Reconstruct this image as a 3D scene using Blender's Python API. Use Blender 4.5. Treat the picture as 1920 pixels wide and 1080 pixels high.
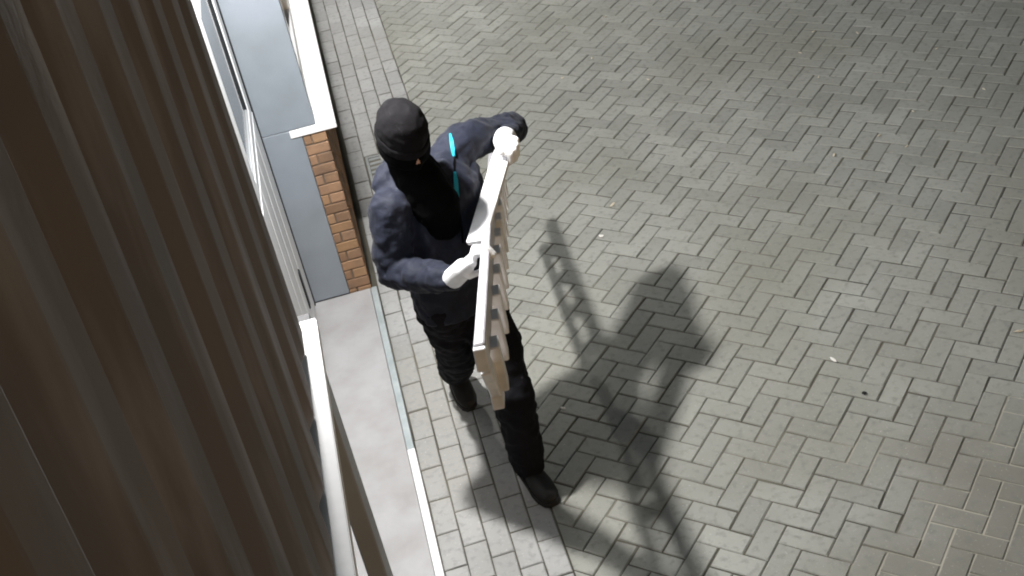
import bpy, bmesh, math, random
from mathutils import Vector, Matrix, Euler
from mathutils.bvhtree import BVHTree
random.seed(7)
SC = bpy.context.scene
COL = SC.collection
for o in list(bpy.data.objects):
    bpy.data.objects.remove(o)

# ------------------------------------------------------------------ camera
cam_d = bpy.data.cameras.new('camera')
cam = bpy.data.objects.new('camera', cam_d)
COL.objects.link(cam)
SC.camera = cam
CAM = Vector((0.1719, -5.6033, 3.8917))
CROT = Euler((1.0038, 0.1648, -0.2415), 'XYZ')
FPX = 2522.36                       # focal length in pixels of a 1920 px wide frame
cam.location = CAM
cam.rotation_euler = CROT
cam_d.sensor_width = 36.0
cam_d.lens = FPX / 1920 * 36.0
cam_d.shift_x = -86.15 / 1920
cam_d.shift_y = -116.2 / 1920
cam_d.clip_start = 0.02
cam_d.clip_end = 500

# ------------------------------------------------------------------ night sky
w = bpy.data.worlds.new('World')
SC.world = w
w.use_nodes = True
nt = w.node_tree
bg = nt.nodes['Background']
sky = nt.nodes.new('ShaderNodeTexSky')
sky.sky_type = 'NISHITA'
sky.sun_disc = False
sky.sun_elevation = math.radians(4.5)
sky.sun_rotation = math.radians(150)
nt.links.new(sky.outputs['Color'], bg.inputs['Color'])
bg.inputs['Strength'].default_value = 0.075
SC.view_settings.view_transform = 'Standard'
SC.view_settings.look = 'None'
SC.view_settings.exposure = 0.0
SC.view_settings.gamma = 1.0
SC.cycles.filter_width = 1.9            # the footage is soft
LAMP = Vector((-0.08, -1.18, 2.95))
LAMP_W = 495.0
LAMP2 = Vector((0.06, 3.9, 2.80))
LAMP2_W = 340.0

# ------------------------------------------------------------------ helpers
CR = CROT.to_matrix()
def ray(px, py):
    return CR @ Vector(((px - 1046.15) / FPX, -(py - 423.8) / FPX, -1.0))
def onz(px, py, z):
    d = ray(px, py)
    return CAM + d * ((z - CAM.z) / d.z)
def project(p):
    q = CR.transposed() @ (Vector(p) - CAM)
    return (1046.15 - FPX * q.x / q.z, 423.8 + FPX * q.y / q.z)

def link_mesh(name, me, mat=None, parent=None, smooth=False):
    o = bpy.data.objects.new(name, me)
    COL.objects.link(o)
    if mat and not me.materials:
        me.materials.append(mat)
    if parent:
        o.parent = parent
    if smooth:
        for p in me.polygons:
            p.use_smooth = True
    return o
def from_bm(name, bm, mat=None, parent=None, smooth=False):
    me = bpy.data.meshes.new(name)
    bm.to_mesh(me)
    bm.free()
    return link_mesh(name, me, mat, parent, smooth)
def tag(o, label=None, cat=None, group=None, kind=None):
    if label: o['label'] = label
    if cat: o['category'] = cat
    if group: o['group'] = group
    if kind: o['kind'] = kind
    return o
def thing(name, label, cat, group=None, loc=(0, 0, 0)):
    o = bpy.data.objects.new(name, None)
    COL.objects.link(o)
    o.location = loc
    o.empty_display_size = 0.05
    return tag(o, label, cat, group)

def add_box(bm, x0, x1, y0, y1, z0, z1, bev=0.0, M=None):
    vs = [bm.verts.new(v) for v in ((x0,y0,z0),(x1,y0,z0),(x1,y1,z0),(x0,y1,z0),(x0,y0,z1),(x1,y0,z1),(x1,y1,z1),(x0,y1,z1))]
    fs = [bm.faces.new([vs[i] for i in q]) for q in ((0,3,2,1),(4,5,6,7),(0,1,5,4),(1,2,6,5),(2,3,7,6),(3,0,4,7))]
    if bev:
        es = set(e for f in fs for e in f.edges)
        r = bmesh.ops.bevel(bm, geom=list(es), offset=bev, segments=1, affect='EDGES', profile=0.5)
        vs = list({v for f in r['faces'] for v in f.verts} | {v for v in vs if v.is_valid})
    if M is not None:
        for v in vs:
            v.co = M @ v.co
    return vs
def box(name, b, mat, parent=None, bev=0.0, M=None):
    bm = bmesh.new()
    add_box(bm, *b, bev=bev, M=M)
    return from_bm(name, bm, mat, parent)
def frame_to(p0, p1, up=(0, 0, 1)):
    """matrix whose local x runs from p0 to p1 and local z leans to up"""
    p0, p1 = Vector(p0), Vector(p1)
    x = (p1 - p0).normalized()
    y = Vector(up).cross(x).normalized()
    z = x.cross(y)
    m = Matrix((x, y, z)).transposed().to_4x4()
    m.translation = p0
    return m, (p1 - p0).length
def bar(name, p0, p1, wy, wz, mat, parent=None, bev=0.002, up=(0, 0, 1)):
    m, L = frame_to(p0, p1, up)
    bm = bmesh.new()
    add_box(bm, 0, L, -wy / 2, wy / 2, -wz / 2, wz / 2, bev, m)
    return from_bm(name, bm, mat, parent)
def add_capsules(bm, pts, seg=14):
    """chain of tapered tubes with round joints: pts = [(co, radius)]"""
    for co, r in pts:
        bmesh.ops.create_uvsphere(bm, u_segments=seg, v_segments=max(6, seg // 2), radius=r, matrix=Matrix.Translation(Vector(co)))
    for (a, ra), (b, rb) in zip(pts, pts[1:]):
        a, b = Vector(a), Vector(b)
        L = (b - a).length
        if L < 1e-5: continue
        q = (b - a).to_track_quat('Z', 'Y').to_matrix().to_4x4()
        m = Matrix.Translation((a + b) / 2) @ q
        bmesh.ops.create_cone(bm, cap_ends=True, segments=seg, radius1=ra, radius2=rb, depth=L, matrix=m)
def add_loft(bm, rings, seg=24):
    """rings = [(centre, vec_side, vec_front)] ellipses, closed with caps"""
    prev = None
    first = last = None
    for c, a, b in rings:
        c, a, b = Vector(c), Vector(a), Vector(b)
        ring = []
        for k in range(seg):
            t = 2 * math.pi * k / seg
            ct, st = math.cos(t), math.sin(t)
            ring.append(bm.verts.new(c + a * ct + b * st))
        if prev:
            for k in range(seg):
                bm.faces.new((prev[k], prev[(k + 1) % seg], ring[(k + 1) % seg], ring[k]))
        else:
            first = ring
        prev = ring
    bm.faces.new(list(reversed(first)))
    bm.faces.new(prev)
def add_ellipsoid(bm, c, M3, seg=24):
    m = Matrix.Translation(Vector(c)) @ M3.to_4x4()
    bmesh.ops.create_uvsphere(bm, u_segments=seg, v_segments=seg // 2, radius=1.0, matrix=m)
TEXN = [0]
def melt(name, bm, mat, parent, voxel=0.008, smooth=6, folds=()):
    """weld overlapping solids into one continuous skin (voxel remesh), smooth it, press folds in"""
    bmesh.ops.recalc_face_normals(bm, faces=bm.faces)
    o = from_bm(name, bm, None, None)
    m = o.modifiers.new('r', 'REMESH'); m.mode = 'VOXEL'; m.voxel_size = voxel; m.use_smooth_shade = True
    if smooth:
        s = o.modifiers.new('s', 'SMOOTH'); s.iterations = smooth; s.factor = 0.5
    for size, strength in folds:
        t = bpy.data.textures.new('fold%d' % TEXN[0], 'CLOUDS'); TEXN[0] += 1
        t.noise_scale = size; t.noise_depth = 1
        d = o.modifiers.new('d', 'DISPLACE'); d.texture = t; d.strength = strength; d.mid_level = 0.5; d.texture_coords = 'GLOBAL'
    dg = bpy.context.evaluated_depsgraph_get()
    me = bpy.data.meshes.new_from_object(o.evaluated_get(dg))
    bpy.data.objects.remove(o)
    me.name = name
    me.materials.clear()
    return link_mesh(name, me, mat, parent, True)

# ------------------------------------------------------------------ materials
def mat(name, col, rough=0.8, col2=None, scale=6.0, bump=0.0, bscale=60.0, metal=0.0, spec=0.3, lo=0.35, hi=0.7, vary=0.0, vcol=None, detail=6.0, sheen=0.0):
    """principled with world-fixed noise between col and col2, fine bump, per-piece variation"""
    m = bpy.data.materials.new(name)
    m.use_nodes = True
    t = m.node_tree; N = t.nodes; Lk = t.links
    p = N['Principled BSDF']
    p.inputs['Roughness'].default_value = rough
    p.inputs['Metallic'].default_value = metal
    p.inputs['Specular IOR Level'].default_value = spec
    if sheen:
        p.inputs['Sheen Weight'].default_value = sheen
    geo = N.new('ShaderNodeNewGeometry')
    out = None
    def rgb(c):
        n = N.new('ShaderNodeRGB'); n.outputs[0].default_value = (*c, 1); return n.outputs[0]
    def mix(f, a, b, kind='MIX'):
        n = N.new('ShaderNodeMix'); n.data_type = 'RGBA'; n.blend_type = kind
        if isinstance(f, float): n.inputs[0].default_value = f
        else: Lk.new(f, n.inputs[0])
        Lk.new(a, n.inputs[6]); Lk.new(b, n.inputs[7]); return n.outputs[2]
    def noise(s, d=detail):
        n = N.new('ShaderNodeTexNoise'); n.inputs['Scale'].default_value = s; n.inputs['Detail'].default_value = d
        Lk.new(geo.outputs['Position'], n.inputs['Vector']); return n.outputs['Fac']
    def ramp(f, a, b):
        n = N.new('ShaderNodeMapRange'); n.inputs[1].default_value = a; n.inputs[2].default_value = b
        Lk.new(f, n.inputs[0]); return n.outputs[0]
    out = rgb(col)
    if col2:
        out = mix(ramp(noise(scale), lo, hi), out, rgb(col2))
    if vary:
        oi = N.new('ShaderNodeObjectInfo')
        ad = N.new('ShaderNodeMath'); ad.operation = 'ADD'
        Lk.new(oi.outputs['Random'], ad.inputs[0]); Lk.new(geo.outputs['Random Per Island'], ad.inputs[1])
        fr = N.new('ShaderNodeMath'); fr.operation = 'FRACT'; Lk.new(ad.outputs[0], fr.inputs[0])
        mr = N.new('ShaderNodeMapRange'); mr.inputs[3].default_value = 1 - vary; mr.inputs[4].default_value = 1 + vary
        Lk.new(fr.outputs[0], mr.inputs[0])
        cm = N.new('ShaderNodeCombineColor')
        for i in range(3): Lk.new(mr.outputs[0], cm.inputs[i])
        out = mix(1.0, out, cm.outputs[0], 'MULTIPLY')
        if vcol:
            wn = N.new('ShaderNodeTexWhiteNoise'); wn.noise_dimensions = '1D'; Lk.new(fr.outputs[0], wn.inputs['W'])
            out = mix(ramp(wn.outputs['Value'], 0.6, 1.4), out, rgb(vcol))
    Lk.new(out, p.inputs['Base Color'])
    if bump:
        b = N.new('ShaderNodeBump'); b.inputs['Strength'].default_value = bump; b.inputs['Distance'].default_value = 0.004
        Lk.new(noise(bscale, 8.0), b.inputs['Height']); Lk.new(b.outputs[0], p.inputs['Normal'])
    m['nodes'] = 1
    return m, (t, N, Lk, p, geo, mix, noise, ramp, rgb, out)

def paver_material(name, base, base2, moss, vary, stain_lo, stain_hi):
    m, (t, N, Lk, p, geo, mix, noise, ramp, rgb, out) = mat(name, base, 0.88, base2, 2.3, 0.35, 140.0, vary=vary, spec=0.25)
    out = mix(ramp(noise(0.75, 5.0), stain_lo, stain_hi), out, rgb(moss))           # damp, mossy areas
    out = mix(ramp(noise(0.42, 3.0), 0.52, 0.70), out, rgb(tuple(c * k for c, k in zip(base, (0.80, 0.785, 0.75)))))
    vm = N.new('ShaderNodeVectorMath'); vm.operation = 'DISTANCE'; vm.inputs[1].default_value = (2.35, -2.7, 0)   # brownish dirt, deepened to darken the near right corner
    Lk.new(geo.outputs['Position'], vm.inputs[0])
    ad = N.new('ShaderNodeMath'); ad.operation = 'MULTIPLY_ADD'; ad.inputs[1].default_value = 1.1
    Lk.new(noise(1.6, 6.0), ad.inputs[0])
    mr = N.new('ShaderNodeMapRange'); mr.inputs[1].default_value = 0.2; mr.inputs[2].default_value = 2.0; mr.inputs[3].default_value = 0.5; mr.inputs[4].default_value = -0.35
    Lk.new(vm.outputs['Value'], mr.inputs[0]); Lk.new(mr.outputs[0], ad.inputs[2])
    out = mix(ramp(ad.outputs[0], 0.45, 0.95), out, rgb((0.195, 0.188, 0.160)))
    out = mix(ramp(noise(30.0, 6.0), 0.52, 0.85), out, rgb(tuple(c * 0.55 for c in base)))   # speckle and dirt
    out = mix(ramp(noise(90.0, 4.0), 0.62, 0.90), out, rgb(tuple(min(1, c * 1.5) for c in base)))
    for l in list(p.inputs['Base Color'].links): Lk.remove(l)
    Lk.new(out, p.inputs['Base Color'])
    return m

M = {}
M['paver'] = paver_material('paver_concrete', (0.305, 0.307, 0.280), (0.262, 0.264, 0.238), (0.222, 0.222, 0.185), 0.11, 0.48, 0.80)
M['border'] = paver_material('border_concrete', (0.37, 0.37, 0.365), (0.30, 0.30, 0.29), (0.23, 0.225, 0.185), 0.10, 0.56, 0.78)
m, (t, N, Lk, p, geo, mix, noise, ramp, rgb, out) = mat('joint_soil', (0.045, 0.042, 0.034), 0.95, (0.15, 0.14, 0.11), 1.6, 0.6, 160.0)
# pale washed-in sand around the near right corner of the yard and in loose patches
vm = N.new('ShaderNodeVectorMath'); vm.operation = 'DISTANCE'; vm.inputs[1].default_value = (2.15, -2.45, 0)
Lk.new(geo.outputs['Position'], vm.inputs[0])
ad = N.new('ShaderNodeMath'); ad.operation = 'MULTIPLY_ADD'; ad.inputs[1].default_value = 0.9
Lk.new(noise(2.2, 4.0), ad.inputs[0]); 
mr = N.new('ShaderNodeMapRange'); mr.inputs[1].default_value = 0.25; mr.inputs[2].default_value = 1.3; mr.inputs[3].default_value = 0.5; mr.inputs[4].default_value = -0.12
Lk.new(vm.outputs['Value'], mr.inputs[0]); Lk.new(mr.outputs[0], ad.inputs[2])
out = mix(ramp(ad.outputs[0], 0.62, 0.8), out, rgb((0.36, 0.34, 0.28)))
for l in list(p.inputs['Base Color'].links): Lk.remove(l)
Lk.new(out, p.inputs['Base Color'])
M['soil'] = m
M['ground'] = mat('ground_concrete', (0.22, 0.22, 0.19), 0.95, (0.16, 0.155, 0.12), 2.0, 0.3, 60)[0]
M['slab'] = mat('step_concrete', (0.40, 0.395, 0.40), 0.8, (0.31, 0.302, 0.298), 5.5, 0.3, 90.0)[0]
M['alu'] = mat('trim_white_metal', (0.86, 0.865, 0.87), 0.35, (0.80, 0.805, 0.81), 30.0, 0.03, 200, metal=0.0, spec=0.6)[0]
M['alu_dull'] = mat('trim_dull_metal', (0.42, 0.46, 0.47), 0.4, (0.30, 0.34, 0.35), 12.0, 0.1, 200, spec=0.5)[0]
M['clad'] = mat('cladding_steel', (0.085, 0.072, 0.062), 0.55, (0.105, 0.100, 0.10), 3.0, 0.15, 40.0, spec=0.35, vary=0.12)[0]
m, (t, N, Lk, p, geo, mix, noise, ramp, rgb, out) = mat('cladding_grime', (0.172, 0.146, 0.135), 0.6, (0.150, 0.143, 0.148), 3.0, 0.08, 50.0, spec=0.3, vary=0.12)
vx = N.new('ShaderNodeVectorMath'); vx.operation = 'MULTIPLY'; vx.inputs[1].default_value = (6, 9, 1.6)
Lk.new(geo.outputs['Position'], vx.inputs[0])
nn = N.new('ShaderNodeTexNoise'); nn.inputs['Scale'].default_value = 1.3; nn.inputs['Detail'].default_value = 8; Lk.new(vx.outputs[0], nn.inputs['Vector'])
out = mix(ramp(nn.outputs['Fac'], 0.50, 0.72), out, rgb((0.27, 0.262, 0.28)))
for l in list(p.inputs['Base Color'].links): Lk.remove(l)
Lk.new(out, p.inputs['Base Color'])
M['clad'] = m
M['white'] = mat('white_paint', (0.80, 0.80, 0.80), 0.45, (0.74, 0.745, 0.75), 5.0, 0.05, 120, spec=0.4)[0]
M['door'] = mat('door_white', (0.72, 0.74, 0.77), 0.45, (0.66, 0.68, 0.71), 4.0, 0.05, 80, spec=0.4)[0]
M['bluegrey'] = mat('panel_bluegrey', (0.215, 0.245, 0.285), 0.5, (0.175, 0.20, 0.225), 3.5, 0.12, 80, spec=0.4)[0]
M['seal'] = mat('black_rubber', (0.012, 0.014, 0.016), 0.5)[0]
M['frame_grey'] = mat('door_frame_grey', (0.33, 0.345, 0.36), 0.5, (0.28, 0.29, 0.30), 5.0)[0]
M['glass'] = mat('window_glass', (0.10, 0.11, 0.12), 0.08, (0.14, 0.15, 0.16), 3.0, spec=0.8)[0]
M['brick'] = mat('brick_clay', (0.245, 0.148, 0.090), 0.9, (0.175, 0.112, 0.075), 14.0, 0.5, 120.0, vary=0.22, vcol=(0.33, 0.20, 0.10))[0]
M['mortar'] = mat('mortar', (0.13, 0.10, 0.075), 0.95, (0.09, 0.07, 0.055), 20.0, 0.5, 160.0)[0]
M['render'] = mat('wall_render', (0.34, 0.345, 0.35), 0.9, (0.29, 0.29, 0.295), 3.0, 0.3, 60.0)[0]
M['dark_panel'] = mat('dark_panel', (0.085, 0.085, 0.09), 0.7, (0.06, 0.06, 0.062), 6.0, 0.2, 60.0)[0]
M['drain'] = mat('drain_metal', (0.21, 0.225, 0.225), 0.55, (0.16, 0.17, 0.165), 20.0, 0.3, 120.0, spec=0.5)[0]
M['black'] = mat('drain_dark', (0.01, 0.01, 0.01), 0.9)[0]
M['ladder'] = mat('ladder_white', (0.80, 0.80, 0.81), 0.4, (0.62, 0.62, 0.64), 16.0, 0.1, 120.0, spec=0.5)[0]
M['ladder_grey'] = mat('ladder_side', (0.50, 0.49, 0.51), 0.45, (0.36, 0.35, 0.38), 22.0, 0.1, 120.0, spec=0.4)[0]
M['jacket'] = mat('jacket_cloth', (0.0050, 0.0068, 0.0150), 0.75, (0.0085, 0.0110, 0.0230), 9.0, 0.35, 90.0, spec=0.25, sheen=0.03)[0]
M['trouser'] = mat('trouser_cloth', (0.0045, 0.0045, 0.0062), 0.85, (0.0075, 0.0075, 0.0098), 9.0, 0.3, 120.0, spec=0.12)[0]
M['cap'] = mat('cap_cloth', (0.0065, 0.0062, 0.0070), 0.95, (0.0045, 0.0042, 0.0048), 18.0, 0.4, 240.0, spec=0.08)[0]
M['mask'] = mat('mask_cloth', (0.0018, 0.0019, 0.0020), 0.95, None, spec=0.03)[0]
M['skin'] = mat('skin', (0.42, 0.25, 0.18), 0.55, (0.36, 0.20, 0.15), 20.0, 0.1, 200, spec=0.4)[0]
M['glove'] = mat('white_glove', (0.82, 0.82, 0.82), 0.8, (0.74, 0.74, 0.75), 25.0, 0.4, 200, spec=0.2)[0]
M['shoe'] = mat('shoe_leather', (0.010, 0.010, 0.010), 0.55, (0.018, 0.017, 0.016), 15.0)[0]
M['sole'] = mat('shoe_sole', (0.02, 0.02, 0.02), 0.8)[0]
M['cyan'] = mat('cyan_piping', (0.012, 0.30, 0.42), 0.5)[0]
M['eye'] = mat('eye', (0.5, 0.5, 0.5), 0.2)[0]
M['leaf'] = mat('dry_leaf', (0.62, 0.56, 0.44), 0.8, (0.5, 0.42, 0.30), 60.0)[0]
M['chip'] = mat('pale_chip', (0.72, 0.70, 0.66), 0.8)[0]

# ------------------------------------------------------------------ ground and paving
gm = bpy.data.meshes.new('ground')
gm.from_pydata([(-60, -60, -0.07), (60, -60, -0.07), (60, 60, -0.07), (-60, 60, -0.07)], [], [(0, 1, 2, 3)])
tag(link_mesh('ground', gm, M['ground']), kind='structure')

def paver_mesh(name, L, W, H=0.06, ch=0.004, seed=0):
    """a chamfered block, long side on x, top at z = 0"""
    r = random.Random(seed)
    bm = bmesh.new()
    j = lambda: r.uniform(-0.0012, 0.0012)
    c4 = [(-1, -1), (1, -1), (1, 1), (-1, 1)]
    top = [bm.verts.new((sx * (L / 2 - ch) + j(), sy * (W / 2 - ch) + j(), r.uniform(-0.0006, 0.0006))) for sx, sy in c4]
    mid = [bm.verts.new((sx * L / 2 + j(), sy * W / 2 + j(), -ch * 0.9)) for sx, sy in c4]
    bot = [bm.verts.new((sx * L / 2, sy * W / 2, -H)) for sx, sy in c4]
    bm.faces.new(top)
    for a, b in ((mid, top), (bot, mid)):
        for k in range(4):
            bm.faces.new((a[k], a[(k + 1) % 4], b[(k + 1) % 4], b[k]))
    me = bpy.data.meshes.new(name)
    bm.to_mesh(me); bm.free()
    return me

# herringbone yard: lattice measured from the joints
TH = 0.036
ct, st = math.cos(TH), math.sin(TH)
def rot2(x, y): return Vector((x * ct - y * st, x * st + y * ct, 0))
U = 0.1
va = rot2(U * math.sqrt(.5), -U * math.sqrt(.5))
vb = rot2(-U * math.sqrt(.5), -U * math.sqrt(.5))
ORG = Vector((1.259, 0, 0))
BORDER_W = 0.4829
blocks = []
ang_a = math.atan2(va.y, va.x); ang_b = math.atan2(vb.y, vb.x)
for j in range(-22, 26):
    for i in range(-75, 60):
        T = ORG + (va + vb) * i + (va * 3 - vb) * j
        for c, ang, dv in ((T - va * 0.5 + vb, ang_b, vb), (T + va + vb * 0.5, ang_a, va)):
            if -3.3 < c.y < 9.0 and BORDER_W - 0.12 < c.x < 6.6:
                blocks.append((c, ang, dv))
yard_bm = bmesh.new()
add_box(yard_bm, -0.40, 7.0, -3.6, 9.4, -0.065, -0.0050)
yard = from_bm('paved_yard', yard_bm, M['soil'])
tag(yard, 'grey block paved yard laid in herringbone', None, kind='structure')

def cut_shape(c, ang):
    """a block trimmed by the border line x = BORDER_W; None when whole"""
    u = Vector((math.cos(ang), math.sin(ang), 0)); v = Vector((-u.y, u.x, 0))
    cs = [c + u * sx * 0.0985 + v * sy * 0.0485 for sx, sy in ((-1, -1), (1, -1), (1, 1), (-1, 1))]
    lim = BORDER_W + 0.004
    if min(p.x for p in cs) >= lim: return None
    out = []
    for k in range(4):
        a, b = cs[k], cs[(k + 1) % 4]
        if a.x >= lim: out.append(a)
        if (a.x >= lim) != (b.x >= lim):
            f = (lim - a.x) / (b.x - a.x); out.append(a.lerp(b, f))
    return out
whole, cuts = [], []
for c, ang, dv in blocks:
    s = cut_shape(c, ang)
    if s is None: whole.append((c, ang))
    elif len(s) >= 3:
        area = abs(sum(s[k].x * s[(k + 1) % len(s)].y - s[(k + 1) % len(s)].x * s[k].y for k in range(len(s)))) / 2
        if area > 0.0012: cuts.append(s)
def shown(c):
    px, py = project(c)
    if not (-20 < px < 1940 and -20 < py < 1100): return 0
    # behind the carried ladder and the person
    if 760 < px < 1010 and 180 < py < 900: return 0
    d = Vector(c) - CAM
    return abs(d.normalized().z) / d.length_squared
whole.sort(key=lambda b: -shown(b[0]))
paver_meshes = [paver_mesh('paver', 0.1940, 0.0940, seed=k) for k in range(6)]
for me in paver_meshes: me.materials.append(M['paver'])
def jitter_matrix(c, ang, r):
    return Matrix.Translation((c.x + r.uniform(-.0012, .0012), c.y + r.uniform(-.0012, .0012), r.uniform(-0.0022, 0.0016) - (0.0012 if r.random() < .08 else 0))) @ \
        Euler((r.uniform(-.010, .010), r.uniform(-.006, .006), ang + r.uniform(-.011, .011)), 'XYZ').to_matrix().to_4x4()
R2 = random.Random(3)
for k, (c, ang) in enumerate(whole[:300]):
    o = bpy.data.objects.new('paver', paver_meshes[k % 6])
    COL.objects.link(o); o.parent = yard
    o.matrix_local = jitter_matrix(c, ang + (math.pi if R2.random() < .5 else 0), R2)
verts, faces = [], []
for k, (c, ang) in enumerate(whole[300:]):
    mm = jitter_matrix(c, ang, R2); b0 = len(verts); src = paver_meshes[k % 6]
    verts += [tuple(mm @ v.co) for v in src.vertices]
    faces += [tuple(b0 + i for i in p.vertices) for p in src.polygons]
for s in cuts:                                    # trimmed blocks along the border
    b0 = len(verts); n = len(s); cc = sum(s, Vector()) / n
    if sum(s[k].x * s[(k + 1) % n].y - s[(k + 1) % n].x * s[k].y for k in range(n)) < 0: s = list(reversed(s))
    dz = R2.uniform(-.002, .001)
    for p_ in s:
        q = p_ + (cc - p_).normalized() * 0.006; verts.append((q.x, q.y, dz))
    for p_ in s:
        q = p_ + (cc - p_).normalized() * 0.002; verts.append((q.x, q.y, dz - .004))
    for p_ in s:
        q = p_ + (cc - p_).normalized() * 0.002; verts.append((q.x, q.y, -.05))
    faces.append(tuple(b0 + k for k in range(n)))
    for lv in (0, 1):
        for k in range(n):
            faces.append((b0 + (lv + 1) * n + k, b0 + (lv + 1) * n + (k + 1) % n, b0 + lv * n + (k + 1) % n, b0 + lv * n + k))
fm = bpy.data.meshes.new('paver_field'); fm.from_pydata(verts, [], faces); fm.update()
tag(link_mesh('paver_field', fm, M['paver'], yard), kind='stuff')

# border: five stretcher courses along the house
border = box('paved_border', (-0.02, BORDER_W, -3.55, 9.3, -0.06, -0.0045), M['soil'])
tag(border, 'five courses of stretcher laid pavers along the house', None, kind='structure')
PITCH = 0.2075
RW = BORDER_W / 5
bmeshes = [paver_mesh('paver', PITCH - 0.006, RW - 0.0055, seed=50 + k) for k in range(5)]
for me in bmeshes: me.materials.append(M['border'])
offs = [-1.269, -1.372, -1.271, -1.375, -1.262]
for r in range(5):
    for k in range(-9, 48):
        y = offs[r] + PITCH * (k + 0.5); x = RW * (r + 0.5)
        if r in (1,) and 1.50 < y < 1.93: continue               # the gully sits here
        if r == 2 and 1.50 < y < 1.93: continue
        o = bpy.data.objects.new('paver', random.choice(bmeshes))
        COL.objects.link(o); o.parent = border
        o.matrix_local = jitter_matrix(Vector((x, y, 0)), math.pi / 2 + (math.pi if R2.random() < .5 else 0), R2)

# gully grate let into the border
drain = thing('drain_grate', 'grey slotted gully grate let into the paving beside the brick wall', 'drain')
box('frame', (0.105, 0.122, 1.50, 1.93, -0.05, 0.004), M['drain'], drain, 0.002)
box('frame', (0.268, 0.285, 1.50, 1.93, -0.05, 0.004), M['drain'], drain, 0.002)
box('frame', (0.122, 0.268, 1.50, 1.52, -0.05, 0.0035), M['drain'], drain, 0.002)
box('frame', (0.122, 0.268, 1.91, 1.93, -0.05, 0.0035), M['drain'], drain, 0.002)
box('pit', (0.122, 0.268, 1.52, 1.91, -0.058, -0.04), M['black'], drain)
box('cover_plate', (0.124, 0.266, 1.522, 1.62, -0.02, -0.001), M['drain'], drain, 0.002)
for k in range(5):
    y = 1.655 + k * 0.056
    box('slat', (0.123, 0.267, y, y + 0.030, -0.02, -0.001), M['drain'], drain, 0.003)

# ------------------------------------------------------------------ house: step, back wall, door
step = thing('door_step', 'worn concrete door step in front of the white door', 'step')
bm = bmesh.new()
add_box(bm, -0.345, -0.036, -3.5, 0.408, -0.06, 0.040, 0.004)
slab = from_bm('slab', bm, M['slab'], step)
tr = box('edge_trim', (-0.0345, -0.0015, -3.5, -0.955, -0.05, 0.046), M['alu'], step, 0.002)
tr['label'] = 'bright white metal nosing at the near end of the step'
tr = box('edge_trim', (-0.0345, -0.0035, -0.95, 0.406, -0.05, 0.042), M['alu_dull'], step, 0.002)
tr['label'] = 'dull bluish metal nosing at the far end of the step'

wall = thing('rear_wall', 'pale rendered wall of the recess that holds the white door', 'wall')
box('wall_face', (-0.60, -0.375, -8.5, -0.86, -0.06, 4.6), M['render'], wall)
box('wall_face', (-0.60, -0.375, -0.86, 0.62, 2.22, 4.6), M['render'], wall)

door = thing('entrance_door', 'white boarded entrance door with a grey glazed upper panel beside the step', 'door')
box('backing', (-0.42, -0.362, -0.80, 0.375, 0.06, 2.16), M['frame_grey'], door)
box('door_frame', (-0.42, -0.338, -0.86, -0.80, 0.04, 2.22), M['frame_grey'], door, 0.003)
box('door_frame', (-0.42, -0.338, -0.80, 0.375, 2.16, 2.22), M['frame_grey'], door, 0.003)
box('door_frame', (-0.42, -0.338, -0.80, 0.375, 0.04, 0.062), M['seal'], door, 0.002)
box('rubber_seal', (-0.42, -0.330, 0.377, 0.4075, 0.042, 2.6), M['seal'], door, 0.002)
nb = 9
bw = 1.17 / nb
for k in range(nb):
    y0 = -0.798 + k * bw
    box('board', (-0.36, -0.334 + (0.001 if k % 2 else 0), y0 + 0.0015, y0 + bw - 0.0015, 0.066, 1.20), M['door'], door, 0.003)
for (y0, y1, z0, z1) in ((-0.798, -0.50, 1.206, 2.155), (0.235, 0.372, 1.206, 2.155), (-0.50, 0.235, 2.02, 2.155), (-0.50, 0.235, 1.206, 1.27)):
    box('rail', (-0.36, -0.336, y0 + .001, y1 - .001, z0, z1), M['door'], door, 0.003)
gl = box('glazing', (-0.358, -0.350, -0.485, 0.22, 1.285, 2.005), M['glass'], door)
for b in ((-0.498, -0.485, 1.272, 2.018), (0.22, 0.233, 1.272, 2.018)):
    box('bead', (-0.358, -0.3405, *b), M['seal'], gl, 0.002)
for b in ((-0.484, 0.219, 1.272, 1.2845), (-0.484, 0.219, 2.0055, 2.018)):
    box('bead', (-0.358, -0.3405, *b), M['frame_grey'], gl, 0.002)
box('letter_slot', (-0.345, -0.3265, 0.02, 0.075, 0.26, 0.47), M['seal'], door, 0.004)

# far jamb: blue grey panels and the brick pier with the window over it
jamb = thing('jamb_panel', 'blue grey flat panel lining the far side of the door recess', 'panel')
box('lower_panel', (-0.37, -0.1465, 0.411, 0.50, 0.041, 1.030), M['bluegrey'], jamb, 0.002)
box('upper_panel', (-0.37, -0.066, 0.409, 0.50, 1.034, 2.75), M['bluegrey'], jamb, 0.002)

bwall = thing('brick_wall', 'low orange brick wall under the white window sill', 'wall')
box('mortar_core', (-0.36, -0.040, 0.503, 9.0, -0.06, 0.986), M['mortar'], bwall)
box('mortar_end', (-0.145, -0.040, 0.419, 0.502, -0.06, 0.986), M['mortar'], bwall)
NC = 17; CH = 0.986 / NC
def brick_mesh(L, D, H, seed):
    r = random.Random(seed); bm = bmesh.new()
    vs = add_box(bm, -L / 2, L / 2, -D / 2, D / 2, -H / 2, H / 2, 0.003)
    for v in bm.verts:
        v.co += Vector((r.uniform(-.0012, .0012), r.uniform(-.0012, .0012), r.uniform(-.0012, .0012)))
    me = bpy.data.meshes.new('brick'); bm.to_mesh(me); bm.free(); me.materials.append(M['brick']); return me
bh = CH - 0.0075
full = [brick_mesh(0.113, 0.1, bh, k) for k in range(4)]
part_a = [brick_mesh(0.070, 0.1, bh, 10 + k) for k in range(3)]
part_b = [brick_mesh(0.036, 0.1, bh, 20 + k) for k in range(3)]
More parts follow.
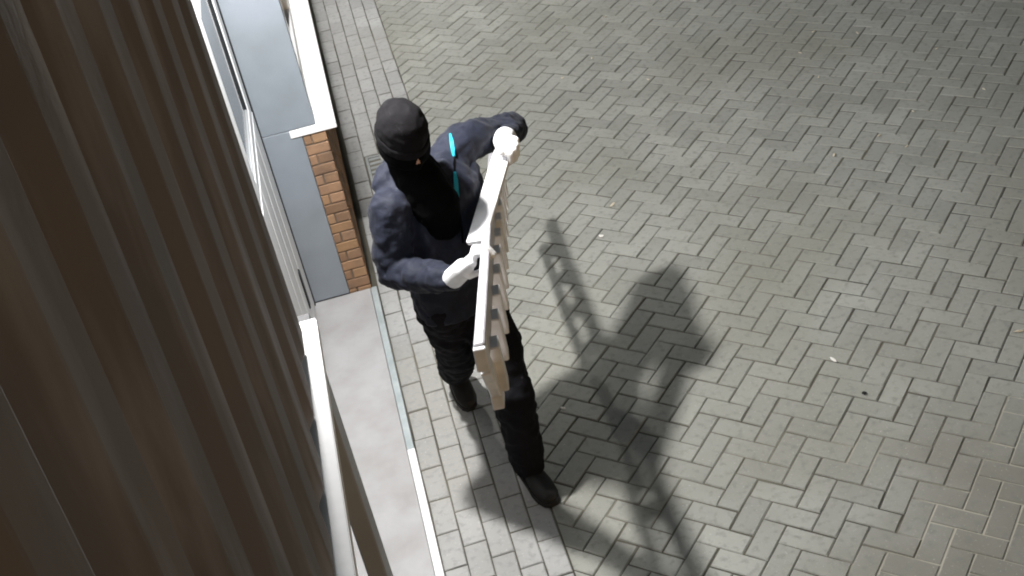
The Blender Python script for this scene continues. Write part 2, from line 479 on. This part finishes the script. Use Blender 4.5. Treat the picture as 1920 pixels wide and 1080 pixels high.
stretch = [brick_mesh(0.2, 0.1, bh, 30 + k) for k in range(4)]
def put(me, x, y, z, rz=0):
    o = bpy.data.objects.new('brick', me); COL.objects.link(o); o.parent = bwall
    o.location = (x + random.uniform(-.001, .001), y + random.uniform(-.0015, .0015), z)
    o.rotation_euler = (random.uniform(-.008, .008), random.uniform(-.01, .01), rz)
for c in range(NC):
    z = CH * (c + 0.5)
    if c % 2:
        put(random.choice(full), -0.0875, 0.463, z)
    else:
        put(random.choice(part_a), -0.066, 0.463, z); put(random.choice(part_b), -0.126, 0.463, z)
    y = 0.62 + (0.10 if c % 2 else 0.0)
    n = 0
    while y < 3.2:
        put(random.choice(stretch), -0.0815, y + 0.0, z, math.pi / 2); y += 0.208
# window over the brick wall
win = thing('window', 'grey framed window standing on the brick wall above the white sill', 'window')
box('sill', (-0.20, 0.030, 0.402, 8.6, 0.990, 1.030), M['white'], win, 0.004)
box('frame', (-0.13, -0.078, 0.503, 8.6, 1.0315, 1.11), M['white'], win, 0.004)
box('frame', (-0.13, -0.078, 0.503, 8.6, 2.42, 2.50), M['white'], win, 0.004)
y = 0.503
for k in range(6):
    fr = box('mullion', (-0.129, -0.079, y, y + 0.07, 1.111, 2.419), M['white'], win, 0.004)
    if k < 5:
        box('pane', (-0.110, -0.100, y + 0.071, y + 1.299, 1.112, 2.418), M['glass'], win)
    y += 1.30

# upper wall over window (out of frame, closes the building)
uw = thing('upper_wall', 'rendered wall above the window and the brick pier', 'wall')
box('wall_face', (-0.60, -0.09, 0.51, 9.0, 2.505, 4.6), M['render'], uw)

# ------------------------------------------------------------------ ribbed steel cladding beside the camera
clad = thing('clad_wall', 'dark brown ribbed steel cladding filling the left of the picture', 'cladding')
CY1 = -3.10
box('core', (-0.58, -0.130, -8.5, CY1 - 0.006, 2.27, 4.6), M['dark_panel'], clad)
P_ = 0.2175
def rib_mesh():
    prof = [(0.0, -0.110), (0.003, -0.103), (0.020, -0.1025), (0.050, -0.080), (0.056, -0.0785), (0.136, -0.0785), (0.142, -0.0795), (0.213, -0.102), (0.2165, -0.110)]
    bm = bmesh.new(); th = 0.0015
    cols = []
    for (dy, x) in prof:
        cols.append([bm.verts.new((x, -dy, z)) for z in (2.262, 4.6)] + [bm.verts.new((x - th, -dy, z)) for z in (2.262, 4.6)])
    for a, b in zip(cols, cols[1:]):
        bm.faces.new((a[0], a[1], b[1], b[0])); bm.faces.new((a[2], b[2], b[3], a[3]))
        bm.faces.new((a[0], b[0], b[2], a[2])); bm.faces.new((a[1], a[3], b[3], b[1]))
    bmesh.ops.recalc_face_normals(bm, faces=bm.faces)
    me = bpy.data.meshes.new('cladding_sheet'); bm.to_mesh(me); bm.free(); me.materials.append(M['clad']); return me
rib = rib_mesh()
for k in range(24):
    o = bpy.data.objects.new('cladding_sheet', rib); COL.objects.link(o); o.parent = clad
    o.location = (random.uniform(-.001, .001), CY1 - k * P_, 0)
# end cap and white drip flashing
box('end_trim', (-0.135, -0.100, CY1 + 0.001, CY1 + 0.012, 2.262, 4.6), M['dark_panel'], clad, 0.001)
bm = bmesh.new()
add_box(bm, -0.128, -0.050, -8.5, CY1 + 0.015, 2.236, 2.240)
add_box(bm, -0.052, -0.0485, -8.5, CY1 + 0.015, 2.205, 2.2355)
fl = from_bm('drip_flashing', bm, M['alu'], clad)
fl['label'] = 'bright white drip flashing along the bottom of the cladding'

near = thing('boundary_panel', 'dark grey panel with a square post standing under the ribbed cladding', 'panel')
box('post', (-0.150, -0.100, -2.86, -2.69, 0.041, 1.98), M['frame_grey'], near, 0.004)
box('post_cap', (-0.155, -0.095, -2.87, -2.68, 1.982, 1.995), M['dark_panel'], near, 0.002)
for k in range(6):
    box('board', (-0.205, -0.185 + (0.002 if k % 2 else 0), -3.06 - (k + 1) * 0.2 + 0.004, -3.06 - k * 0.2, 0.045, 1.95), M['dark_panel'], near, 0.004)

# ------------------------------------------------------------------ the lit wall lamp over the door
def wall_lamp(P0, wall_x, watts, label):
    lampo = thing('wall_lamp', label, 'lamp')
    box('arm', (wall_x, P0.x, P0.y - .015, P0.y + .015, P0.z + .101, P0.z + .13), M['white'], lampo, 0.004)
    box('back_plate', (wall_x + .0005, wall_x + .012, P0.y - .06, P0.y + .06, P0.z + .05, P0.z + .18), M['white'], lampo, 0.004)
    bm = bmesh.new()
    bmesh.ops.create_cone(bm, cap_ends=True, segments=28, radius1=0.085, radius2=0.06, depth=0.035, matrix=Matrix.Translation(P0 + Vector((0, 0, .083))))
    from_bm('housing', bm, M['white'], lampo)
    bm = bmesh.new()
    bmesh.ops.create_cone(bm, cap_ends=True, segments=28, radius1=0.07, radius2=0.075, depth=0.008, matrix=Matrix.Translation(P0 + Vector((0, 0, .060))))
    from_bm('diffuser', bm, LAMP_GLASS, lampo)
    ld = bpy.data.lights.new('lamp_light', 'POINT')
    ld.energy = watts; ld.color = (1.0, 0.985, 0.965); ld.shadow_soft_size = 0.06
    lo = bpy.data.objects.new('lamp_light', ld); COL.objects.link(lo); lo.location = P0
    lo.parent = lampo
LAMP_GLASS = bpy.data.materials.new('lamp_glass'); LAMP_GLASS.use_nodes = True
pp = LAMP_GLASS.node_tree.nodes['Principled BSDF']; pp.inputs['Emission Color'].default_value = (1, .98, .95, 1); pp.inputs['Emission Strength'].default_value = 6
wall_lamp(LAMP, -0.375, LAMP_W, 'white lamp on an arm over the entrance door')
wall_lamp(LAMP2, -0.09, LAMP2_W, 'white lamp on an arm over the far window')

# ------------------------------------------------------------------ the ladder
lad = thing('ladder', 'white aluminium ladder with flat rungs carried edgewise by the masked person', 'ladder')
U0 = Vector((0.720, 0.140, 0.752)); U1 = Vector((0.303, -2.67, 1.700))
OFF = Vector((0.0, -0.01, -0.205))
axis = (U1 - U0).normalized()
def upper(t): return U0.lerp(U1, t)
def lower(t): return U0.lerp(U1, t) + OFF
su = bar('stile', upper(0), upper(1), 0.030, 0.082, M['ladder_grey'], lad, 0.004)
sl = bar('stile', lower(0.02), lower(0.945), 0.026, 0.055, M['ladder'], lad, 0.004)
for s_, pf, e0, e1 in ((su, upper, 0, 1), (sl, lower, .02, .945)):
    for t0, t1 in ((e0 - 0.012, e0 + 0.004), (e1 - 0.030, e1 + 0.008)):
        bar('end_cap', pf(t0), pf(t1), 0.034, 0.066, M['ladder'], s_, 0.003)
for k in range(11):
    t = 0.045 + 0.089 * k
    bar('rung', upper(t) + Vector((0.018, 0, -.030)), lower(t) + Vector((0.018, 0, .020)), 0.044, 0.068, M['ladder'], lad, 0.004, up=axis)
bar('foot_plate', upper(0.985) + Vector((0, 0, -.034)), lower(0.938) + Vector((0, 0, .026)), 0.030, 0.075, M['ladder'], lad, 0.004, up=axis)
# folding hand bar standing off the upper stile
HB0 = onz(950, 262, 1.375); HB1 = onz(893, 455, 1.27)
bar('hand_bar', HB0, HB1, 0.080, 0.026, M['ladder'], lad, 0.006, up=(-0.35, -0.35, 0.9))
bar('bracket', HB1 + (HB0 - HB1) * 0.12, upper(0.475), 0.018, 0.03, M['ladder'], lad, 0.003)
bar('bracket', HB1 + (HB0 - HB1) * 0.80, upper(0.335), 0.018, 0.03, M['ladder'], lad, 0.003)

# ------------------------------------------------------------------ the person
per = thing('person', 'masked person in dark jacket and beanie with white gloves carrying a ladder', 'person')
head = Vector((0.285, -1.20, 1.660)); neck = Vector((0.285, -1.165, 1.49))
rsh = Vector((0.170, -1.225, 1.395)); lsh = Vector((0.535, -0.905, 1.425))
rel = Vector((0.128, -1.262, 1.15)); rwr = onz(846, 524, 1.215)
lel = onz(960, 240, 1.275); lwr = onz(948, 258, 1.372)
pel = Vector((0.345, -1.12, 0.93)); chest = (rsh + lsh) / 2 + Vector((0.0, -0.03, -0.09))
left = (lsh - rsh).normalized()
fwd = Vector((left.y, -left.x, 0)).normalized()
lhip = pel + left * 0.095 + Vector((0, 0, -.03)); rhip = pel - left * 0.095 + Vector((0, 0, -.03))
lkn = Vector((0.452, -1.345, 0.50)); lan = Vector((0.448, -1.315, 0.085))
rkn = Vector((0.288, -0.965, 0.49)); ran = Vector((0.262, -0.610, 0.115))
gaze = Vector((0.30, -0.85, -0.42)).normalized()
hside = Vector((0, 0, 1)).cross(gaze).normalized() * -1     # the person's left is +x-ish
if hside.dot(left) < 0: hside = -hside
hup = hside.cross(gaze)
if hup.z < 0: hup = -hup

# body: skin figure, one continuous mesh (mostly under the clothes)
bm = bmesh.new()
H3 = Matrix((hside, -gaze, hup)).transposed()
add_ellipsoid(bm, head + hup * 0.015, H3 @ Matrix.Diagonal((0.074, 0.094, 0.105)))
add_ellipsoid(bm, head + gaze * 0.022 - hup * 0.055, H3 @ Matrix.Diagonal((0.058, 0.070, 0.068)))
add_capsules(bm, [(head + gaze * 0.088 - hup * 0.002, 0.009), (head + gaze * 0.108 - hup * 0.036, 0.014)])
for s_ in (-1, 1):
    add_ellipsoid(bm, head + hside * 0.076 * s_ - gaze * 0.005 - hup * 0.015, H3 @ Matrix.Diagonal((0.012, 0.022, 0.032)), 12)
add_capsules(bm, [(head - gaze * 0.02 - hup * .03, 0.056), (neck, 0.056), (chest, 0.09), (pel, 0.10)])
add_capsules(bm, [(chest, .07), (rsh, 0.05), (rel, 0.038), (rwr, 0.028)])
add_capsules(bm, [(chest, .07), (lsh, 0.05), (lel, 0.038), (lwr, 0.028)])
for hp, kn, an in ((lhip, lkn, lan), (rhip, rkn, ran)):
    add_capsules(bm, [(pel, .09), (hp, 0.075), (kn, 0.05), (an, 0.036)])
body = melt('body', bm, M['skin'], per, 0.008, 3)
for s_ in (-1, 1):
    bm = bmesh.new()
    bmesh.ops.create_uvsphere(bm, u_segments=12, v_segments=8, radius=0.0115, matrix=Matrix.Translation(head + gaze * 0.082 + hside * .031 * s_ + hup * .006))
    from_bm('eye', bm, M['eye'], body, smooth=True)

# trousers
bm = bmesh.new()
rings = []
for z, rx, ry in ((1.04, .165, .115), (0.98, .17, .125), (0.92, .175, .13), (0.86, .165, .125), (.82, .12, .10)):
    rings.append((pel + Vector((0, 0, z - .93)), left * rx, fwd * ry))
add_loft(bm, rings)
add_capsules(bm, [(lhip, .112), (lhip.lerp(lkn, .5), .102), (lkn, .086), (lkn.lerp(lan, .5), .080), (lan + Vector((0, 0, .01)), .074)])
add_capsules(bm, [(rhip, .112), (rhip.lerp(rkn, .5), .102), (rkn, .086), (rkn.lerp(ran, .5), .078), (ran + Vector((0, 0, .02)), .074)])
melt('trousers', bm, M['trouser'], per, 0.010, 5, ((0.09, 0.030), (0.035, 0.014)))

# jacket: torso, both sleeves, collar and hood
bm = bmesh.new()
rings = []
top = (rsh + lsh) / 2
for f, rx, ry, off in ((0.0, .205, .155, 0), (0.18, .210, .158, 0), (0.42, .208, .158, .01), (0.66, .215, .158, .015), (0.85, .220, .145, .01), (0.97, .180, .110, 0), (1.06, .10, .085, -.01)):
    c = (pel + Vector((0, 0, -.06))).lerp(top + Vector((0, 0, .02)), f) + fwd * off
    rings.append((c, left * rx, fwd * ry))
add_loft(bm, rings)
add_capsules(bm, [(top.lerp(rsh, .6), .085), (rsh, .084), (rsh.lerp(rel, .5), .080), (rel, .074), (rel.lerp(rwr, .6), .062), (rwr, .048)])
add_capsules(bm, [(top.lerp(lsh, .6), .085), (lsh, .080), (lsh.lerp(lel, .5), .074), (lel, .066), (lel.lerp(lwr, .5), .052), (lwr + (lel - lwr) * .25, .044)])
add_capsules(bm, [(neck + Vector((0, 0, -.06)), .085), (neck + Vector((0, 0, .0)), .072)])
# hood lying behind the neck
add_ellipsoid(bm, neck - fwd * 0.09 + Vector((0, 0, -.02)), Matrix((left * .12, fwd * .06, Vector((0, 0, .07)))).transposed())
jacket = melt('jacket', bm, M['jacket'], per, 0.008, 4, ((0.085, 0.026), (0.036, 0.013)))

# cyan piping lying on the jacket front
tree = BVHTree.FromPolygons([v.co.copy() for v in jacket.data.vertices], [tuple(p_.vertices) for p_ in jacket.data.polygons])
def ribbon(name, pix, half, mt, parent):
    pts = []
    for (px, py) in pix:
        d = ray(px, py).normalized()
        hit, nrm, idx, dist = tree.ray_cast(CAM, d)
        if hit: pts.append((hit, nrm))
    if len(pts) < 2: return None
    bm = bmesh.new(); prev = None
    for k, (pco, nr) in enumerate(pts):
        a = pts[max(0, k - 1)][0]; b = pts[min(len(pts) - 1, k + 1)][0]
        side = (b - a).cross(nr).normalized()
        hw = half * (0.5 if k in (0, len(pts) - 1) else 1)
        ring = [bm.verts.new(pco + side * hw * s1 + nr * h) for s1, h in ((-1, -.004), (-1, .005), (1, .005), (1, -.004))]
        if prev:
            for q in range(4): bm.faces.new((prev[q], prev[(q + 1) % 4], ring[(q + 1) % 4], ring[q]))
        prev = ring
    bmesh.ops.recalc_face_normals(bm, faces=bm.faces)
    return from_bm(name, bm, mt, parent)
ribbon('piping', [(841, 238), (844, 252), (847, 266), (849, 280), (851, 294)], 0.0075, M['cyan'], jacket)
ribbon('piping', [(852, 322), (854, 338), (855, 354), (857, 370), (859, 388)], 0.0085, M['cyan'], jacket)
ribbon('zip', [(851, 296), (851, 308), (852, 320)], 0.004, M['mask'], jacket)
ribbon('zip', [(859, 390), (862, 410), (865, 432), (867, 455)], 0.004, M['mask'], jacket)

# face mask: black balaclava with an eye slit left open, and the cap
bm = bmesh.new()
add_ellipsoid(bm, head - hup * 0.036 + gaze * 0.004, H3 @ Matrix.Diagonal((0.096, 0.108, 0.078)))
add_capsules(bm, [(head + gaze * 0.106 - hup * 0.042, .019), (head + gaze * .07 - hup * .06, .04)])
add_capsules(bm, [(head - gaze * 0.01 - hup * .07, 0.074), (neck + fwd * .02, 0.090), (neck + fwd * .05 + Vector((0, 0, -.06)), 0.096), (neck + fwd * .085 + Vector((0, 0, -.13)), 0.092), (neck + fwd * .10 + Vector((0, 0, -.20)), 0.070)])
melt('face_mask', bm, M['mask'], per, 0.007, 3, ((0.04, 0.010),))
bm = bmesh.new()
rings = []
for h, r in ((0.000, 1.02), (0.045, 1.06), (0.080, 1.02), (0.112, .88), (0.136, .64), (0.148, .30)):
    rings.append((head + hup * h - gaze * 0.006, hside * 0.086 * r, gaze * 0.106 * r))
add_loft(bm, rings)
cap = melt('beanie', bm, M['cap'], per, 0.006, 2, ((0.04, 0.009),))
bm = bmesh.new()                                                   # turned-up hem of the beanie
rr = []
for h, r in ((-0.012, 1.0), (-0.010, 1.07), (0.012, 1.09), (0.030, 1.07), (0.032, 1.0)):
    rr.append((head + hup * h - gaze * 0.004, hside * 0.088 * r, gaze * 0.107 * r))
add_loft(bm, rr)
melt('hem', bm, M['cap'], cap, 0.005, 2, ((0.03, 0.005),))

# gloves: palm, four fingers closed round what is held, thumb from the side
def glove(wrist, grip, gdir, palm_from, sz=1.0, name='glove'):
    """grip: centre of the held bar, gdir: its direction, palm_from: side the palm lies on"""
    gdir = gdir.normalized()
    out = (palm_from - gdir * palm_from.dot(gdir)).normalized()     # from the bar towards the palm
    third = gdir.cross(out).normalized()
    bm = bmesh.new()
    R_ = 0.046 * sz
    palm_c = grip + out * R_
    add_capsules(bm, [(wrist, .036 * sz), (wrist.lerp(palm_c, .55), .034 * sz)])
    for k in range(4):
        w = (k - 1.5) * 0.021 * sz
        base = palm_c + gdir * w
        ln = (0.92, 1.05, 1.0, 0.80)[k] * sz
        add_capsules(bm, [(wrist.lerp(base, .5), .022 * sz), (base, .016 * sz)])
        sgn = 1 if (palm_c - wrist).dot(third) >= 0 else -1
        t3 = third * sgn
        k1 = base + t3 * 0.034 * ln - out * 0.006
        k2 = k1 + (-out * 0.036 + t3 * 0.006) * ln
        k3 = k2 + (-out * 0.022 - t3 * 0.020) * ln
        add_capsules(bm, [(base, .0125 * sz), (k1, .0118 * sz), (k2, .0105 * sz), (k3, .009 * sz)], 10)
    sgn = 1 if (palm_c - wrist).dot(third) >= 0 else -1
    t3 = third * sgn
    tb = wrist.lerp(palm_c, .55) + gdir * 0.030
    add_capsules(bm, [(tb, .018), (tb + gdir * 0.022 - out * 0.022 - t3 * .01, .0135), (tb + gdir * 0.022 - out * 0.058 + t3 * .004, .011), (tb + gdir * .012 - out * .080 + t3 * .020, .0095)], 10)
    return melt(name, bm, M['glove'], per, 0.0042, 2)
t_r = 0.66
gr = upper(t_r)
glove(rwr + (gr - rwr) * .05, gr, axis, Vector((-1, .2, .25)), 1.12)
gl_ = HB0.lerp(HB1, 0.16)
glove(lwr + (gl_ - lwr) * .05, gl_, HB1 - HB0, Vector((-.1, -.75, .6)), 1.32)
# jacket cuffs
for wv, ev in ((rwr, rel), (lwr, lel)):
    bm = bmesh.new()
    d = (ev - wv).normalized()
    add_capsules(bm, [(wv + d * .03, .045), (wv + d * .055, .047)])
    melt('cuff', bm, M['jacket'], jacket, 0.006, 2)

# shoes
def shoe(ank, heading, pitch):
    heading = heading.normalized()
    side = Vector((-heading.y, heading.x, 0))
    up = Vector((0, 0, 1))
    q = Matrix.Rotation(pitch, 3, side)
    hx = q @ heading; uz = q @ up
    base = Vector((ank.x, ank.y, 0)) 
    bm = bmesh.new()
    def P3(f, s, u): return ank + hx * f + side * s + uz * (u - 0.085)
    rings = []
    for f, wd, h in ((-.075, .022, .05), (-.06, .035, .075), (-.02, .040, .09), (.04, .043, .078), (.10, .049, .060), (.15, .047, .047), (.185, .034, .036), (.20, .014, .022)):
        rings.append((P3(f, 0, .014 + h / 2), side * wd, uz * (h / 2)))
    add_loft(bm, rings)
    add_capsules(bm, [(P3(-.02, 0, .075), .043), (P3(-.015, 0, .11), .045)])
    s = melt('shoe', bm, M['shoe'], per, 0.006, 2)
    bm = bmesh.new()
    rings = []
    for f, wd in ((-.08, .025), (-.065, .038), (-.02, .041), (.04, .044), (.10, .051), (.15, .049), (.187, .036), (.205, .016)):
        rings.append((P3(f, 0, .012), side * wd, uz * .012))
    vs_t, vs_b = [], []
    outline = [(f, wd) for (f, wd) in ((-.08, .025), (-.065, .038), (-.02, .041), (.04, .044), (.10, .051), (.15, .049), (.187, .036), (.205, .016))]
    poly = [(f, wd) for f, wd in outline] + [(f, -wd) for f, wd in reversed(outline)]
    tv = [bm.verts.new(P3(f, w_, .024)) for f, w_ in poly]; bv = [bm.verts.new(P3(f, w_, .0)) for f, w_ in poly]
    bm.faces.new(tv); bm.faces.new(list(reversed(bv)))
    for k in range(len(poly)):
        bm.faces.new((tv[k], bv[k], bv[(k + 1) % len(poly)], tv[(k + 1) % len(poly)]))
    bmesh.ops.recalc_face_normals(bm, faces=bm.faces)
    from_bm('sole', bm, M['sole'], s)
shoe(lan + Vector((0, 0, .002)), Vector((.25, -1, 0)), 0.0)
shoe(ran + Vector((0, 0, .045)), Vector((.15, -1, 0)), 0.42)

# ------------------------------------------------------------------ litter on the paving
def scrap(px, py, size, mt, label, cat, name, group=None, flat=.35):
    c = onz(px, py, 0.003)
    r = random.Random(int(px * 7 + py))
    bm = bmesh.new()
    n = 7; ang = r.uniform(0, 6.28)
    e1 = Vector((math.cos(ang), math.sin(ang), 0)); e2 = Vector((-e1.y, e1.x, 0))
    ring = []
    for k in range(n):
        t_ = 2 * math.pi * k / n; rr = size * r.uniform(.75, 1.15)
        ring.append(bm.verts.new(e1 * math.cos(t_) * rr + e2 * math.sin(t_) * rr * flat + Vector((0, 0, .002 + r.uniform(0, .006)))))
    cv = bm.verts.new((0, 0, .009))
    bv = bm.verts.new((0, 0, .001))
    for k in range(n):
        bm.faces.new((ring[k], ring[(k + 1) % n], cv)); bm.faces.new((ring[(k + 1) % n], ring[k], bv))
    o = from_bm(name, bm, mt); o.location = c
    return tag(o, label, cat, group)
scrap(1562, 675, .026, M['chip'], 'white curled leaf lying on the herringbone right of the ladder shadow', 'leaf', 'dry_leaf')
scrap(1910, 622, .026, M['leaf'], 'pale dry leaf on the paving at the right edge', 'leaf', 'dry_leaf')
scrap(1056, 766, .015, M['chip'], 'small white stub lying on the paving in the shadow beside the leg', 'stub', 'cigarette_stub', flat=.3)
scrap(1148, 385, .03, M['leaf'], 'pale leaf scrap lying above the far end of the ladder shadow', 'leaf', 'dry_leaf')
scrap(1127, 443, .018, M['chip'], 'tiny white chip beside the far end of the ladder shadow', 'chip', 'stone_chip', flat=.7)
scrap(1564, 291, .024, M['leaf'], 'pale leaf scrap on the far paving near the top right', 'leaf', 'dry_leaf')
scrap(1620, 738, .012, M['black'], 'small black pebble lying on the paving at lower right', 'pebble', 'pebble', flat=.9)
for (px, py) in ((1525, 60), (1608, 63), (1500, 100), (1756, 92), (1712, 210), (1845, 168), (1648, 255), (1700, 275), (1535, 145), (1055, 147), (1110, 110), (1135, 32), (1215, 150)):
    scrap(px, py, .017, M['leaf'], 'tiny pale leaf scrap scattered on the far paving', 'leaf', 'leaf_scrap', 'leaf scraps on the far paving')
